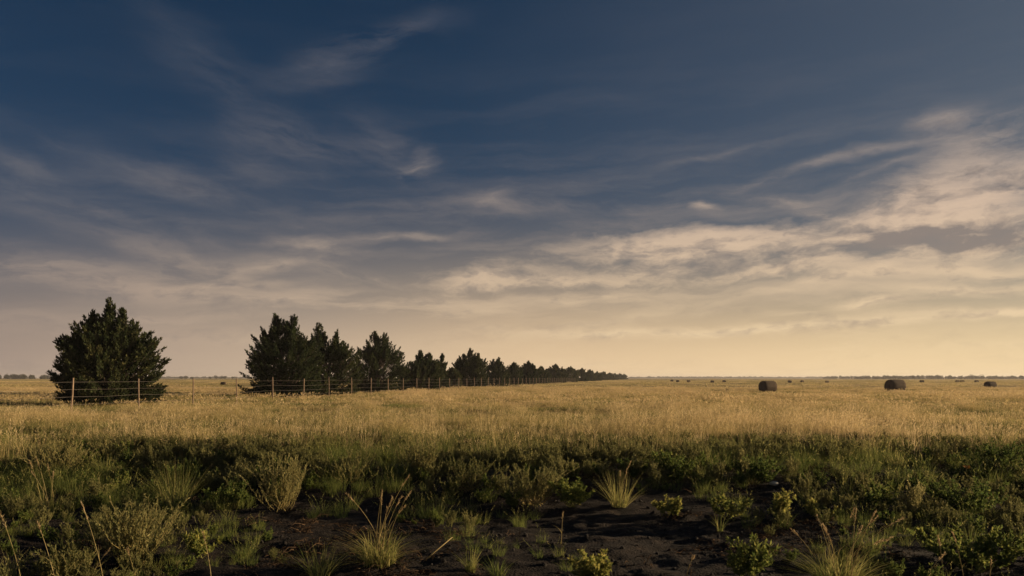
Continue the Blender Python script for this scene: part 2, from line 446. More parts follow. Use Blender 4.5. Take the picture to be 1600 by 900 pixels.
def plant(name, px, py, hpx, wpx, label, cat, style, seed, group=None, **kw):
    X, Y, Z = at(px, py)
    s = Y / FOC; H = hpx * s; W = wpx * s
    root = empty(name, (X, Y, Z - .02), (seed * 2.4) % 6.28)
    tag(root, label, cat, group)
    r = np.random.default_rng(seed)
    if style in ('sage', 'forb'):
        bs, bl = Bag(), Bag()
        t = kw.get('tint', .5)
        if style == 'sage':
            leafy(bs, bl, seed, H, W, kw.get('n', 34), kw.get('nl', 70), .042, .012, .6, True, t)
        else:
            leafy(bs, bl, seed, H, W, kw.get('n', 13), kw.get('nl', 46), kw.get('ll', .055), kw.get('lw', .026), .4, False, t)
        bs.obj('stem', M_straw if style == 'sage' else M_sage, root)
        bl.obj('foliage', M_sage if style == 'sage' else M_forb, root)
    else:                                    # a tuft of grass, with tall seed stalks when stalks > 0
        n = kw.get('n', 150); bl = Bag()
        a = r.uniform(0, 2 * np.pi, n); q = W * .16 * np.sqrt(r.uniform(0, 1, n))
        base = np.stack([q * np.cos(a), q * np.sin(a), np.zeros(n)], 1)
        bh = kw.get('bh', .75)
        h = H * bh * r.uniform(.4, 1, n); az = a + r.normal(0, .6, n)
        strips(bl, base, h, W * .5 * r.uniform(.05, 1.25, n) ** 1.2, az, kw.get('bw', .007) * r.uniform(.6, 1.3, n), 6, np.clip(kw.get('tint', .6) + r.normal(0, .18, n), 0, 1), twist=az + np.pi / 2 + r.normal(0, .5, n), droop=kw.get('droop', 1.6))
        bl.obj('blades', kw.get('mat', M_green), root)
        for k in range(kw.get('stalks', 0)):
            sb = Bag(); a = r.uniform(0, 6.28); hh = H * r.uniform(.72, 1.05); lean = W * r.uniform(.12, .5)
            s_ = np.linspace(0, 1, 9); o2 = r.normal(0, W * .06, 2)
            pts = np.stack([o2[0] + np.cos(a) * lean * s_ ** 1.5, o2[1] + np.sin(a) * lean * s_ ** 1.5, hh * s_ - .12 * lean * s_ ** 4], 1)
            seed_stalk(pts, r, root, .0042, kw.get('head', .16))
    return root


def seed_stalk(pts, r, root, rad, head):
    sb = Bag(); tube(sb, pts, np.linspace(rad, rad * .4, len(pts)), 5, r.uniform(.4, .9))
    j = len(pts) // 3; d = pts[j + 1] - pts[j]                     # one long leaf on the stalk
    a = np.array([r.uniform(0, 6.28)])
    strips(sb, pts[j:j + 1], np.array([.14]), np.array([.16]), a, np.array([.008]), 5, .6)
    st = sb.obj('seed_stalk', M_straw, root)
    hb = Bag(); L = np.linalg.norm(np.diff(pts, axis=0), axis=1).sum(); m = 44
    f = r.uniform(1 - head, 1, m) * (len(pts) - 1); i = np.clip(f.astype(int), 0, len(pts) - 2); g = (f - i)[:, None]
    p = pts[i] * (1 - g) + pts[i + 1] * g; ax = pts[i + 1] - pts[i]; ax /= np.linalg.norm(ax, axis=1, keepdims=True)
    leaves(hb, p, ax + r.normal(0, .28, p.shape), .035 * r.uniform(.7, 1.3, m), .007, r, np.clip(.5 + r.normal(0, .2, m), 0, 1))
    hb.obj('seed_head', M_seed, st)


WEED, TUFT = 'feathery_weed', 'grass_tuft'
FORB = 'leafy_weed'
plant(WEED, 440, 795, 95, 90, 'tall pale feathery weed with upright wands in the dark verge below the twin topped cedar', 'weed', 'sage', 1, n=44, tint=.75)
plant(WEED, 215, 878, 112, 125, 'big yellow green weed with upright spikes below the lone big cedar', 'weed', 'sage', 2, n=52, tint=.55)
plant(WEED, 92, 742, 62, 120, 'wide pale weed at the field edge below the first fence post', 'weed', 'sage', 3, n=46, tint=.7)
plant(WEED, 655, 748, 62, 70, 'pale upright weed at the field edge, left one of two close together', 'weed', 'sage', 4, n=34, tint=.6)
plant(WEED, 735, 765, 60, 90, 'grey green feathery weed at the field edge, right one of two close together', 'weed', 'sage', 5, n=36, tint=.35)
plant(WEED, 1425, 808, 66, 46, 'narrow pale weed standing among low leafy weeds under the largest hay bale', 'weed', 'sage', 6, n=22, tint=.6)
plant(WEED, 100, 905, 66, 110, 'low hazy olive weed at the bottom edge among tall dry stalks', 'weed', 'sage', 7, n=40, tint=.4)
plant(WEED, 545, 752, 60, 90, 'grey green feathery weed behind the tallest stalks of the big grass tuft', 'weed', 'sage', 8, n=32, tint=.35)
plant(WEED, 830, 786, 66, 110, 'broad grey green weed where the bare black soil begins', 'weed', 'sage', 9, n=50, tint=.3)
plant(FORB, 893, 792, 52, 70, 'dense leafy green weed beside the broad grey weed at the soil edge', 'weed', 'forb', 11, n=16)
plant(FORB, 312, 872, 52, 56, 'small nodding weed with curled tips right of the spiky yellow green weed', 'weed', 'forb', 12, n=8, tint=.7)
plant(FORB, 920, 912, 62, 84, 'bright green leafy weed on bare soil at the bottom centre', 'weed', 'forb', 13, n=16, tint=.75, ll=.05)
plant(FORB, 1046, 806, 34, 64, 'low yellow green weed alone on the bare black soil', 'weed', 'forb', 14, n=9, tint=.85)
plant(FORB, 1140, 812, 44, 66, 'small weed with a few upright leafy shoots on black soil', 'weed', 'forb', 15, n=9, tint=.7)
plant(FORB, 1218, 814, 56, 46, 'upright leafy weed leaning left on black soil, below the pale stone', 'weed', 'forb', 16, n=9, tint=.75, lw=.032)
plant(FORB, 1283, 811, 36, 56, 'short leafy sprig leaning right on black soil', 'weed', 'forb', 17, n=6, tint=.8, lw=.032)
plant(FORB, 1172, 910, 78, 90, 'upright bushy weed at the bottom edge left of the big seeding tuft', 'weed', 'forb', 18, n=16, tint=.75, lw=.022)
plant(FORB, 1525, 892, 74, 180, 'sprawling bright leafy weed with a raised tip at the lower right', 'weed', 'forb', 19, n=24, tint=.7, lw=.034)
plant(FORB, 1370, 800, 52, 88, 'low dull green weed left of the narrow pale weed', 'weed', 'forb', 20, n=13, tint=.45)
plant(FORB, 1180, 757, 52, 80, 'dark leafy weed overhanging the pale stone', 'weed', 'forb', 21, n=18, tint=.35)
plant(FORB, 1055, 748, 48, 90, 'dark green bushy weed at the field edge behind the bare soil', 'weed', 'forb', 22, n=18, tint=.35)
plant(FORB, 1510, 806, 66, 120, 'large dark weed below the orange flower', 'weed', 'forb', 23, n=22, tint=.35)
plant(FORB, 1560, 742, 62, 120, 'large bluish green weed at the right edge behind the orange flower', 'weed', 'forb', 24, n=22, tint=.25)
plant(FORB, 352, 792, 44, 70, 'low dark weed between the fine grass tuft and the pale feathery weed', 'weed', 'forb', 25, n=12, tint=.35)
plant(TUFT, 78, 800, 88, 90, 'dry fan shaped grass tuft with a few bare stems at the left side', 'grass tuft', 'tuft', 31, n=110, tint=.75, stalks=5, bh=.6, droop=1.2)
plant(TUFT, 275, 792, 88, 120, 'fine dull green grass tuft above the spiky yellow green weed', 'grass tuft', 'tuft', 32, n=260, tint=.55, bw=.005, droop=1.3, bh=1)
plant(TUFT, 592, 880, 136, 165, 'large yellowish grass tuft with tall seed stalks on black soil', 'grass tuft', 'tuft', 33, n=340, tint=.8, stalks=9, bh=.46, droop=2.3, bw=.009)
plant(TUFT, 500, 900, 72, 110, 'green grass tuft at the left foot of the large tuft with seed stalks', 'grass tuft', 'tuft', 34, n=130, tint=.5, droop=1.5, bh=.9)
plant(TUFT, 968, 790, 72, 80, 'pale dry grass tuft fanning upward at the edge of the bare soil', 'grass tuft', 'tuft', 35, n=150, tint=.9, bh=.9, droop=1.15, stalks=3)
plant(TUFT, 735, 892, 46, 46, 'small upright green tuft on black soil right of the fallen straw', 'grass tuft', 'tuft', 36, n=70, tint=.6, bh=1)
plant(TUFT, 778, 900, 38, 66, 'small spreading green tuft between the upright tuft and the leafy weed', 'grass tuft', 'tuft', 37, n=80, tint=.5, bh=1)
plant(TUFT, 1310, 912, 118, 190, 'big yellow green tuft with many tall seed stalks at the bottom edge', 'grass tuft', 'tuft', 38, n=420, tint=.8, stalks=13, bh=.55, droop=1.5, bw=.008)
plant(TUFT, 1365, 862, 42, 70, 'pale drooping grass tuft behind the stalks of the big seeding tuft', 'grass tuft', 'tuft', 39, n=80, tint=.5, bh=1, droop=2.2)
plant(TUFT, 1125, 832, 34, 34, 'tiny tuft of green blades on black soil below the upright leafy shoots', 'grass tuft', 'tuft', 40, n=30, tint=.6, bh=1)
plant(TUFT, 162, 748, 44, 60, 'short bright tuft at the verge right of the wide pale weed', 'grass tuft', 'tuft', 41, n=110, tint=.55, bh=1)
plant(TUFT, 1400, 730, 34, 60, 'bright grass tuft on the field edge under the largest hay bale', 'grass tuft', 'tuft', 42, n=120, tint=.8, bh=1, droop=1.3)
plant(TUFT, 20, 905, 62, 80, 'loose tuft of curved dry blades in the bottom left corner', 'grass tuft', 'tuft', 43, n=50, tint=.8, bh=1, droop=2)


def lone_stalk(px, py, hpx, lean_px, label, seed):
    X, Y, Z = at(px, py); s = Y / FOC; r = np.random.default_rng(seed)
    root = tag(empty('dry_grass_stalk', (X, Y, Z - .02)), label, 'grass stalk', 'single dry stalks on the verge')
    t = np.linspace(0, 1, 10)
    pts = np.stack([lean_px * s * t ** 1.3, r.normal(0, .1) * t, hpx * s * t - .03 * t ** 4], 1)
    seed_stalk(pts, r, root, .0042, .22)


for args in (
    (35, 915, 120, -28, 'tall dry stalk leaning left in the bottom left corner', 51),
    (88, 915, 108, -22, 'dry stalk leaning left beside the low hazy weed', 52),
    (163, 915, 135, -36, 'tallest dry stalk, leaning left in front of the spiky yellow green weed', 53),
    (140, 910, 62, 38, 'dry stalk leaning right across the tallest leaning stalk', 54),
    (330, 905, 78, -18, 'dry bent stalk below the nodding weed', 55),
    (215, 918, 70, -10, 'short dry stalk at the bottom edge under the spiky yellow green weed', 56),
    (1508, 915, 88, -16, 'pinkish dry stalk in front of the sprawling leafy weed', 57),
    (1475, 910, 80, -14, 'yellow dry stalk at the left end of the sprawling leafy weed', 58),
    (1545, 912, 46, -6, 'short dry stalk right of the pinkish dry stalk', 59),
    (1440, 915, 60, 26, 'dry stalk leaning right beyond the big seeding tuft', 60),
    (877, 850, 55, 2, 'thin bare stalk upright on the middle of the black soil', 61),
    (1072, 900, 40, 8, 'short stalk at the bottom edge on bare soil', 62),
):
    lone_stalk(*args)

# fallen straw, pale stone, orange flower
X, Y, Z = at(684, 878); b = Bag(); s = Y / FOC
tube(b, [(-20 * s, 0, .0), (-6 * s, .05, 12 * s), (22 * s, .1, 34 * s)], [.008, .008, .005], 6, .9)
o = b.obj('dry_straw', M_straw); o.location = (X, Y, Z + .015)
tag(o, 'broken reddish straw propped up at a slant on black soil', 'straw')
X, Y, Z = at(1209, 758); r = np.random.default_rng(5)
b = Bag(); V = []
for i in range(7):
    for j in range(10):
        th = math.pi * i / 6; ph = 2 * math.pi * j / 10
        k = 1 + .14 * math.sin(3 * ph + i) + r.normal(0, .05)
        V.append((.085 * k * math.sin(th) * math.cos(ph), .06 * k * math.sin(th) * math.sin(ph), .035 * k * math.cos(th)))
b.add(V, [[i * 10 + j, (i + 1) * 10 + j, (i + 1) * 10 + (j + 1) % 10, i * 10 + (j + 1) % 10] for i in range(6) for j in range(10)])
o = b.obj('pale_stone', M_stone); o.location = (X, Y, Z + .03)
tag(o, 'small pale stone lying in a gap at the foot of the dark leafy weed', 'stone')
X, Y, Z = at(1510, 775); s = Y / FOC
root = tag(empty('orange_flower', (X, Y, Z)), 'single orange flower rising over the weeds at the right', 'flower')
b = Bag(); tube(b, [(0, 0, 0), (.02, 0, 20 * s), (.0, 0, 44 * s)], [.005, .004, .003], 5); b.obj('stem', M_sage, root)
b = Bag(); k = 9; a = np.arange(k) * 2 * np.pi / k
leaves(b, np.tile([[0, 0, 44 * s]], (k, 1)), np.stack([np.cos(a), np.sin(a), np.full(k, .5)], 1), .075, .05, r)
b.obj('petals', M_petal, root)

# low undergrowth nobody would count
def cover_protos():
    ps = []
    for i in range(3):
        bs = Bag(); leafy(bs, bs, 200 + i, .34, .42, 8, 34, .05, .022, .4, False, .4); ps.append(bs.obj('forb_clump', M_forb, link=False))
    for i in range(2):
        bs = Bag(); leafy(bs, bs, 210 + i, .42, .34, 14, 44, .04, .011, .6, True, .45); ps.append(bs.obj('sage_clump', M_sage, link=False))
    for i in range(3):
        ps.append(grass_proto('verge_clump', 220 + i, 60, .12, .15, .42, .006, M_green, .42, heads=3, lean=.5, segs=4))
    return ps


C_cover = proto_collection('verge_cover_clumps', cover_protos())   # forb x3, sage x2, verge grass x3
n = 22000
X = rng.uniform(-20, 20, n); Y = rng.uniform(7.0, 31, n)
e = edge_y(X)
soil = np.exp(-((X - 1.6) / 1.7) ** 2 - ((Y - 11.0) / 2.3) ** 2) + .15 * np.exp(-((X + 2.6) / 1.6) ** 2 - ((Y - 11.3) / .9) ** 2) + .3 * np.exp(-((X - 6) / 3) ** 2 - ((Y - 15.2) / .9) ** 2)
dens = .60 + .28 * smooth(12.5, 15.5, Y) + .14 * smooth(-1.5, -5, X) + .14 * smooth(3.6, 6.5, X) - .88 * soil
clump = fbm(X * .75, Y * .75, 61, 3)
keep = (rng.uniform(0, 1, n) < np.clip(dens, 0, 1)) & (clump > .66 - .40 * np.clip(dens, 0, 1)) & (Y < e + .6 + np.abs(rng.normal(0, 4.2, n)))
sx, sy, _ = at(1209, 758)                          # nothing grows right in front of the pale stone
keep &= ~((np.abs(X - sx * Y / sy) < .42) & (Y > sy - 2.0) & (Y < sy + .2))
X, Y = X[keep], Y[keep]; n = len(X)
kind = fbm(X * .4, Y * .4, 71, 2) + rng.normal(0, .08, n)
kind = kind + .06 * smooth(14, 16, Y)
pick = np.where(kind > .55, 3 + rng.integers(0, 2, n), np.where((kind > .45), rng.integers(0, 3, n), 5 + rng.integers(0, 3, n)))
pick = np.where((rng.uniform(0, 1, n) < .35) & (Y < 13.5), 5 + rng.integers(0, 3, n), pick)
pick = np.where((Y > edge_y(X) - .5) & (pick < 3), 5 + rng.integers(0, 3, n), pick)
S = rng.uniform(.4, 1.15, n) * (.68 + .32 * smooth(11.5, 14.5, Y)) * (1 - .3 * smooth(18, 22, Y))
o = scatter('undergrowth', C_cover, np.stack([X, Y, ground_z(X, Y) - .01], 1), np.stack([rng.normal(0, .12, n), rng.normal(0, .12, n), rng.uniform(0, 6.28, n)], 1), np.stack([S, S, S * rng.uniform(.7, 1.2, n)], 1), pick)
tag(o, 'low green weeds and grass covering the verge between field and black soil', 'undergrowth', kind='stuff')

# clods and dead litter on the bare soil
ps = []
for i in range(4):
    r = np.random.default_rng(300 + i); V = []
    for a in range(5):
        for c in range(8):
            th = math.pi * a / 4; ph = 2 * math.pi * c / 8; k = 1 + r.normal(0, .22)
            V.append((k * math.sin(th) * math.cos(ph), k * math.sin(th) * math.sin(ph), .6 * k * math.cos(th)))
    b = Bag(); b.add(V, [[a * 8 + c, (a + 1) * 8 + c, (a + 1) * 8 + (c + 1) % 8, a * 8 + (c + 1) % 8] for a in range(4) for c in range(8)])
    ps.append(b.obj('clod', M_clod, link=False))
C = proto_collection('soil_clods', ps)
n = 16000; X = rng.uniform(-11, 11, n); Y = rng.uniform(7, 17, n); S = .006 + .03 * rng.uniform(0, 1, n) ** 6
keep = fbm(X * .6, Y * .6, 81, 3) > .42; X, Y, S = X[keep], Y[keep], S[keep]; n = len(X)
o = scatter('soil_clods', C, np.stack([X, Y, ground_z(X, Y) + S * .2], 1), rng.uniform(0, 6.28, (n, 3)), np.stack([S, S, S], 1), rng.integers(0, 4, n))
tag(o, 'dark crumbly clods lying over the bare black soil', 'soil', kind='stuff')
ps = []
for i in range(4):
    r = np.random.default_rng(320 + i); b = Bag()
    for k in range(5 + 4 * i):
        a = r.uniform(0, 6.28); c0 = r.normal(0, .10, 2); l = r.uniform(.06, .24); t = np.linspace(0, 1, 5)
        pts = np.stack([c0[0] + np.cos(a) * l * t + r.normal(0, .012, 5), c0[1] + np.sin(a) * l * t + r.normal(0, .012, 5), .012 + r.uniform(0, .07) * np.sin(t * 2.6)], 1)
        tube(b, pts, np.linspace(.0035, .0015, 5), 4, r.uniform(0, .8))
    ps.append(b.obj('litter', M_litter, link=False))
C = proto_collection('dead_litter', ps)
n = 2600; X = rng.uniform(-11, 11, n); Y = rng.uniform(7, 16, n)
keep = fbm(X * .8, Y * .8, 85, 3) > .52; X, Y = X[keep], Y[keep]; n = len(X); S = rng.uniform(.4, 1.3, n)
o = scatter('dead_litter', C, np.stack([X, Y, ground_z(X, Y)], 1), np.stack([rng.normal(0, .15, n), rng.normal(0, .15, n), rng.uniform(0, 6.28, n)], 1), np.stack([S, S, S], 1), rng.integers(0, 4, n))
tag(o, 'dead stems and broken straw strewn on the bare soil', 'litter', kind='stuff')

# ------------------------------------------------------------------ fence
FL = 26.64                                  # the fence line: X = FL-offset + slope * Y
SLOPE = 220 / FOC
def fence_pt(n_):
    Y = 33300 * 0; d = 1 / ((1.099e-3 + .1465e-3 * n_) * FL * FOC / FL / FL) if False else 33300 * (1.099e-3 + .1465e-3 * n_)
    return -FL + SLOPE * d, d


fence = tag(empty('wire_fence', (*fence_pt(0), 0)), 'long wire fence on slim wooden posts running along the cedar row', 'fence')
f0 = np.array([*fence_pt(0), 0.])
r = np.random.default_rng(9)
NP = 50
tops = []
for i in range(-1, NP):
    x, y = fence_pt(i); z = float(ground_z(x, y)); h = 1.70 + r.normal(0, .03)
    leanx = r.normal(0, .025) + (.10 if i == 0 else .05 if i == 2 else 0); leany = r.normal(0, .02)
    b = Bag(); t = np.linspace(0, 1, 6); rad = .041 + r.normal(0, .004)
    pts = np.stack([leanx * (t - .0), leany * t, -.3 + (h + .3) * t], 1)
    pts[:, 0] += r.normal(0, .004, 6)
    tube(b, pts, rad * np.array([1, 1, .98, .97, .95, .9]) + r.normal(0, .0015, 6), 8)
    o = b.obj('fence_post', M_post, fence); o.location = (x - f0[0], y - f0[1], z)
    tops.append((x - f0[0], y - f0[1], z, leanx / h, leany / h))
for hgt in (1.50, 1.15, .80, .46):
    b = Bag(); P = []
    for i in range(len(tops)):
        x, y, z, lx, ly = tops[i]; hh = hgt + r.normal(0, .012)
        P.append((x + lx * hh + .04, y + ly * hh - .02, z + hh))
        if i < len(tops) - 1:
            x2, y2, z2, lx2, ly2 = tops[i + 1]
            P.append(((x + x2) / 2 + .04, (y + y2) / 2 - .02, (z + z2) / 2 + hgt - .018))
    d = np.array([p[1] for p in P]) + f0[1]
    tube(b, P, .0042 + 0 * d, 4)
    b.obj('wire', M_wire, fence)

# ------------------------------------------------------------------ the cedar row


def cedar(px, d, top_py, wpx, label, seed, leaders=((0, 1.0),), dens=1.0, sparse=False, blunt=.5, lowcut=.02):
    X = (px - HX) * d / FOC; Z = float(ground_z(X, d))
    s = d / FOC
    H = EYE - Z + (HY - top_py) * s; W = wpx * s * (.88 if d > 115 else 1.0)
    r = np.random.default_rng(seed)
    root = tag(empty('cedar_tree', (X, d, Z)), label, 'tree', 'cedars in the row along the fence')
    tb = Bag(); cb = Bag()
    det = float(np.clip(75 / d, .16, 1.0))                # leaf size follows how far the tree stands
    n_pl = int((560 if not sparse else 120) * dens * (1 if d < 160 else .7 if d < 300 else .45)); n_lf = int(165 * (.4 + .6 * det))
    leafL = .22 if d < 100 else .30 if d < 200 else .45; leafW = .075 if d < 100 else .11 if d < 200 else .2
    pt = np.array([0, .08, .2, .32, .45, .58, .73, .84, .93, 1.0]); pv = np.array([.70, .80, .88, .95, .97, .92, .74, .48, .22, .03])
    if d > 115 and not sparse: blunt = .8
    pv = pv * (1 - blunt) + blunt * np.array([.74, .86, .94, 1.0, 1.0, .95, .82, .62, .36, .05])
    if sparse: pv = np.array([.6, .9, 1.0, .95, .8, .6, .5, .4, .25, .05])
    # trunk and leaders
    for k, (off, hf) in enumerate(leaders):
        t = np.linspace(0, 1, 10)
        bend = r.normal(0, .12, 2)
        pts = np.stack([off * W * smooth(.3, .85, t) + bend[0] * t * t, bend[1] * t * t + r.normal(0, .05) * t, H * hf * .97 * t], 1)
        tube(tb, pts, (.16 if k == 0 else .10) * H / 6.5 * (1 - t) ** .8 + .012, 7)
    lobes = r.uniform(0, 2 * np.pi, 5); lobea = r.uniform(.05, .14, 5)
    for i in range(n_pl):
        t = r.uniform(0, 1) ** 1.15 * .97 + lowcut if i >= len(leaders) * 3 else 1.0
        if i % 9 == 0 and i >= len(leaders) * 3: t = r.uniform(.0, .09)      # skirts that sweep the ground
        a = r.uniform(0, 2 * np.pi)
        li = int(r.integers(0, len(leaders))) if t > .45 or r.uniform() < .5 else 0
        if i < len(leaders) * 3: li = i // 3
        off, hf = leaders[li]
        tw = 1 - .30 * float(smooth(.45, .85, t)) if len(leaders) > 1 else 1.0
        Re = np.interp(t, pt, pv) * W * .5 * tw * (1 + sum(lobea[k] * math.sin((k + 2) * a + lobes[k] + 5 * t) for k in range(5)))
        depth = 1.0 if r.uniform() < .72 else r.uniform(.4, .85)
        Rt = Re * depth * r.uniform(.84, 1.08)
        zt = H * hf * t + (r.uniform(-.1, .25) if t < .72 else r.uniform(-1.1 if d < 115 else -.6, .05) * (1 if t < .999 else .45))
        axis_x = off * W * float(smooth(.3, .85, t))
        steep = .62 + .50 * t                                         # lower limbs spread, upper ones rise
        L = np.clip(Rt * 1.0, .55, 1.05) * r.uniform(.6, 1.2) + (.2 if t > .8 else 0)
        tip = np.array([axis_x + math.cos(a) * Rt, math.sin(a) * Rt, zt])
        dirv = np.array([math.cos(a) * (1.05 - .8 * t), math.sin(a) * (1.05 - .8 * t), steep + r.normal(0, .22)]); dirv /= np.linalg.norm(dirv)
        if t >= .999: dirv = np.array([r.normal(0, .25), r.normal(0, .25), 1.]); dirv /= np.linalg.norm(dirv); tip[:2] = (axis_x + r.normal(0, .12), r.normal(0, .12))
        root_p = tip - dirv * L; root_p[2] = max(root_p[2], .12)
        root_p[:2] = root_p[:2] * .85 + .15 * np.array([axis_x, 0])
        if r.uniform() < (.5 if d < 200 else .2):
            q0 = np.array([axis_x, 0, max(.15, zt - .9 - .55 * Rt)]); mid = (q0 + root_p) / 2 - np.array([0, 0, .12])
            tube(tb, [q0, mid, root_p, root_p + (tip - root_p) * .7], [.05, .038, .025, .008], 5)
        # sprays along the limb, thick in the middle, pointed at the tip; side shoots make the ragged outline
        m_ = int(n_lf * L / 1.5)
        f = r.uniform(0, 1, m_); curve = root_p + (tip - root_p) * f[:, None] + np.array([0, 0, .10]) * (f * (1 - f) * -2)[:, None]
        rp = .36 * L / 1.4 * (1 - f) ** .95 * (.35 + .65 * np.minimum(f * 4, 1)) + .02
        offv = r.normal(0, 1, (m_, 3)); offv /= np.linalg.norm(offv, axis=1, keepdims=True)
        rad = rp * r.uniform(.15, 1, m_) ** .6
        P = curve + offv * rad[:, None]
        D = dirv * .8 + offv * (.8 * (1 - f) + .2)[:, None] + r.normal(0, .34, (m_, 3)) + np.array([0, 0, .25])
        tint = np.clip(.40 + r.normal(0, .08) + r.normal(0, .12, m_), 0, 1)
        leaves(cb, P, D, leafL * r.uniform(.55, 1.2, m_), leafW * r.uniform(.6, 1.3, m_), r, tint, .3)
    tb.obj('trunk', M_bark, root, smooth_shade=True)
    cb.obj('crown', M_cedar, root)
    return root


C_ = cedar
C_(170, 49, 464, 158, 'large lone cedar standing apart from the row behind the first fence posts', 401, ((0, 1.0), (-.17, .88), (.15, .9)), 1.5, blunt=.35)
C_(445, 68, 489, 122, 'tall cedar with two pointed tops at the near end of the joined row', 402, ((-.10, 1.0), (.10, .985)), 1.15)
C_(512, 77, 504, 100, 'cedar leaning against the twin topped cedar, airy branches on its right', 403, ((-.12, 1.0), (.14, .9)), .8)
C_(590, 92, 516, 88, 'dense cedar with two short tops between the joined pair and a lower rounded cedar', 404, ((-.05, 1.0), (.12, .985)), 1.0)
C_(657, 110, 546, 70, 'low rounded cedar left of the thin spindly cedar', 405, ((0, 1.0), (.2, .9)), .9)
C_(690, 121, 553, 34, 'thin spindly cedar with sparse top between two broad cedars', 406, ((0, 1.0),), 1.0, True)
C_(707, 126, 574, 32, 'small bushy cedar low between the spindly cedar and a tall one', 407, ((0, 1.0),), .6)
C_(735, 138, 545, 62, 'tall broad cedar right of the thin spindly cedar', 408, ((0, 1.0), (-.2, .86), (.22, .88)), 1.0)
C_(779, 165, 559, 46, 'cedar with a ragged flat top, first right of the tall broad cedar', 409, ((0, 1.0), (-.2, .96)), 1.0)
C_(803, 184, 566, 34, 'slim cedar between the ragged flat topped cedar and a rounder one', 410, ((0, 1.0),), 1.0)
C_(825, 203, 565, 36, 'rounded cedar in the middle of the receding row', 411, ((0, 1.0), (.2, .9)), 1.0)
C_(846, 226, 573, 30, 'low cedar just left of a pointed dense cedar in the receding row', 412, ((0, 1.0),), 1.0)
C_(868, 262, 569.5, 38, 'pointed dense cedar standing above its neighbours in the receding row', 413, ((0, 1.0),), 1.1)
C_(892, 310, 572.5, 32, 'rounded far cedar just right of the pointed dense cedar', 414, ((0, 1.0),), 1.0)
C_(909, 352, 575.5, 26, 'far cedar, second right of the pointed dense cedar', 415, ((0, 1.0),), 1.0)
C_(922, 400, 577.5, 22, 'far cedar, third right of the pointed dense cedar', 416, ((0, 1.0),), 1.0)
C_(933, 450, 580.5, 20, 'small far cedar, sixth from the far end of the row', 417, ((0, 1.0),), 1.0)
C_(943, 515, 580.5, 20, 'small far cedar, fifth from the far end of the row', 418, ((0, 1.0),), 1.0)
C_(953, 590, 582.0, 18, 'small far cedar, fourth from the far end of the row', 419, ((0, 1.0),), 1.0)
C_(961, 660, 583.0, 16, 'small far cedar, third from the far end of the row', 420, ((0, 1.0),), 1.0)
C_(968, 735, 583.0, 16, 'small far cedar, last but one at the far end of the row', 421, ((0, 1.0),), 1.0)
C_(975, 830, 584.0, 14, 'last cedar at the far end of the row on the horizon', 422, ((0, 1.0),), 1.0)

# ------------------------------------------------------------------ hay bales


def bale(px, py, wpx, top_py, yaw, label, seed, parts=True):
    d = FOC * EYE / (py - HY); X = (px - HX) * d / FOC; s = d / FOC
    r = np.random.default_rng(seed)
    dia = (EYE - (top_py - HY) * s) / .88; R_ = dia / 2
    wid = wpx * s; ca, sa = abs(math.cos(yaw)), abs(math.sin(yaw))
    Ln = max(1.15, (wid - dia * sa * .8) / max(ca, .3))
    n, k = 28, 9
    root = empty('hay_bale', (X, d, float(ground_z(X, d))), yaw) if parts else None
    a = np.linspace(0, 2 * np.pi, n, endpoint=False)
    us = np.array([-.5, -.48, -.43, -.32, -.1, .12, .32, .42, .475, .5]) * Ln
    rs = np.array([.89, .95, .98, .995, 1.01, 1.0, .99, .96, .89, .80]) * R_
    wob = 1 + .012 * np.sin(3 * a + 1) + .012 * r.normal(0, 1, n)
    def ring(u, rad):
        y = np.cos(a) * rad * wob * 1.03; z = np.sin(a) * rad * wob
        z = np.where(z < -.8 * rad, -.8 * rad - (.0) + (z + .8 * rad) * .25, z) + .86 * R_      # settles flat on the ground
        return np.stack([np.full(n, u) + r.normal(0, .008, n), y, z], 1)
    V = np.concatenate([ring(u, q) for u, q in zip(us, rs)])
    Q = [[i * n + j, i * n + (j + 1) % n, (i + 1) * n + (j + 1) % n, (i + 1) * n + j] for i in range(len(us) - 1) for j in range(n)]
    b = Bag(); b.add(V, Q)
    ends = []
    for sgn in (-1, 1):
        eb = Bag(); rr_ = [.89, .66, .44, .2]
        VV = np.concatenate([ring(sgn * (.5 * Ln - .0 + .012 * i), R_ * q * (1.0 if sgn < 0 else .899)) for i, q in enumerate(rr_)] + [np.array([[sgn * (.5 * Ln + .03), 0, .86 * R_]])])
        QQ = [[i * n + j, i * n + (j + 1) % n, (i + 1) * n + (j + 1) % n, (i + 1) * n + j] for i in range(3) for j in range(n)]
        TT = [[3 * n + j, 3 * n + (j + 1) % n, 4 * n] for j in range(n)]
        ends.append((VV, QQ, TT))
    if parts:
        fb = Bag(); m_ = 1500                                         # loose straw ends over the side
        i0 = r.integers(0, len(V), m_); c = np.array([0, 0, .86 * R_]); out_ = V[i0] - c; out_[:, 0] = 0
        leaves(b, V[i0], out_ + r.normal(0, .4, (m_, 3)), .09, .014, r)
        b.obj('rolled_side', M_bale, root, smooth_shade=True)
        for VV, QQ, TT in ends:
            eb = Bag(); eb.add(VV, QQ, TT); eb.obj('end_face', M_bale_end, root)
        o = root
    else:
        for VV, QQ, TT in ends: b.add(VV, QQ, TT)
        o = b.obj('hay_bale', M_bale, smooth_shade=False); o.location = (X, d, float(ground_z(X, d))); o.rotation_euler = (0, 0, yaw)
    return tag(o, label, 'hay bale', 'round hay bales in the field')


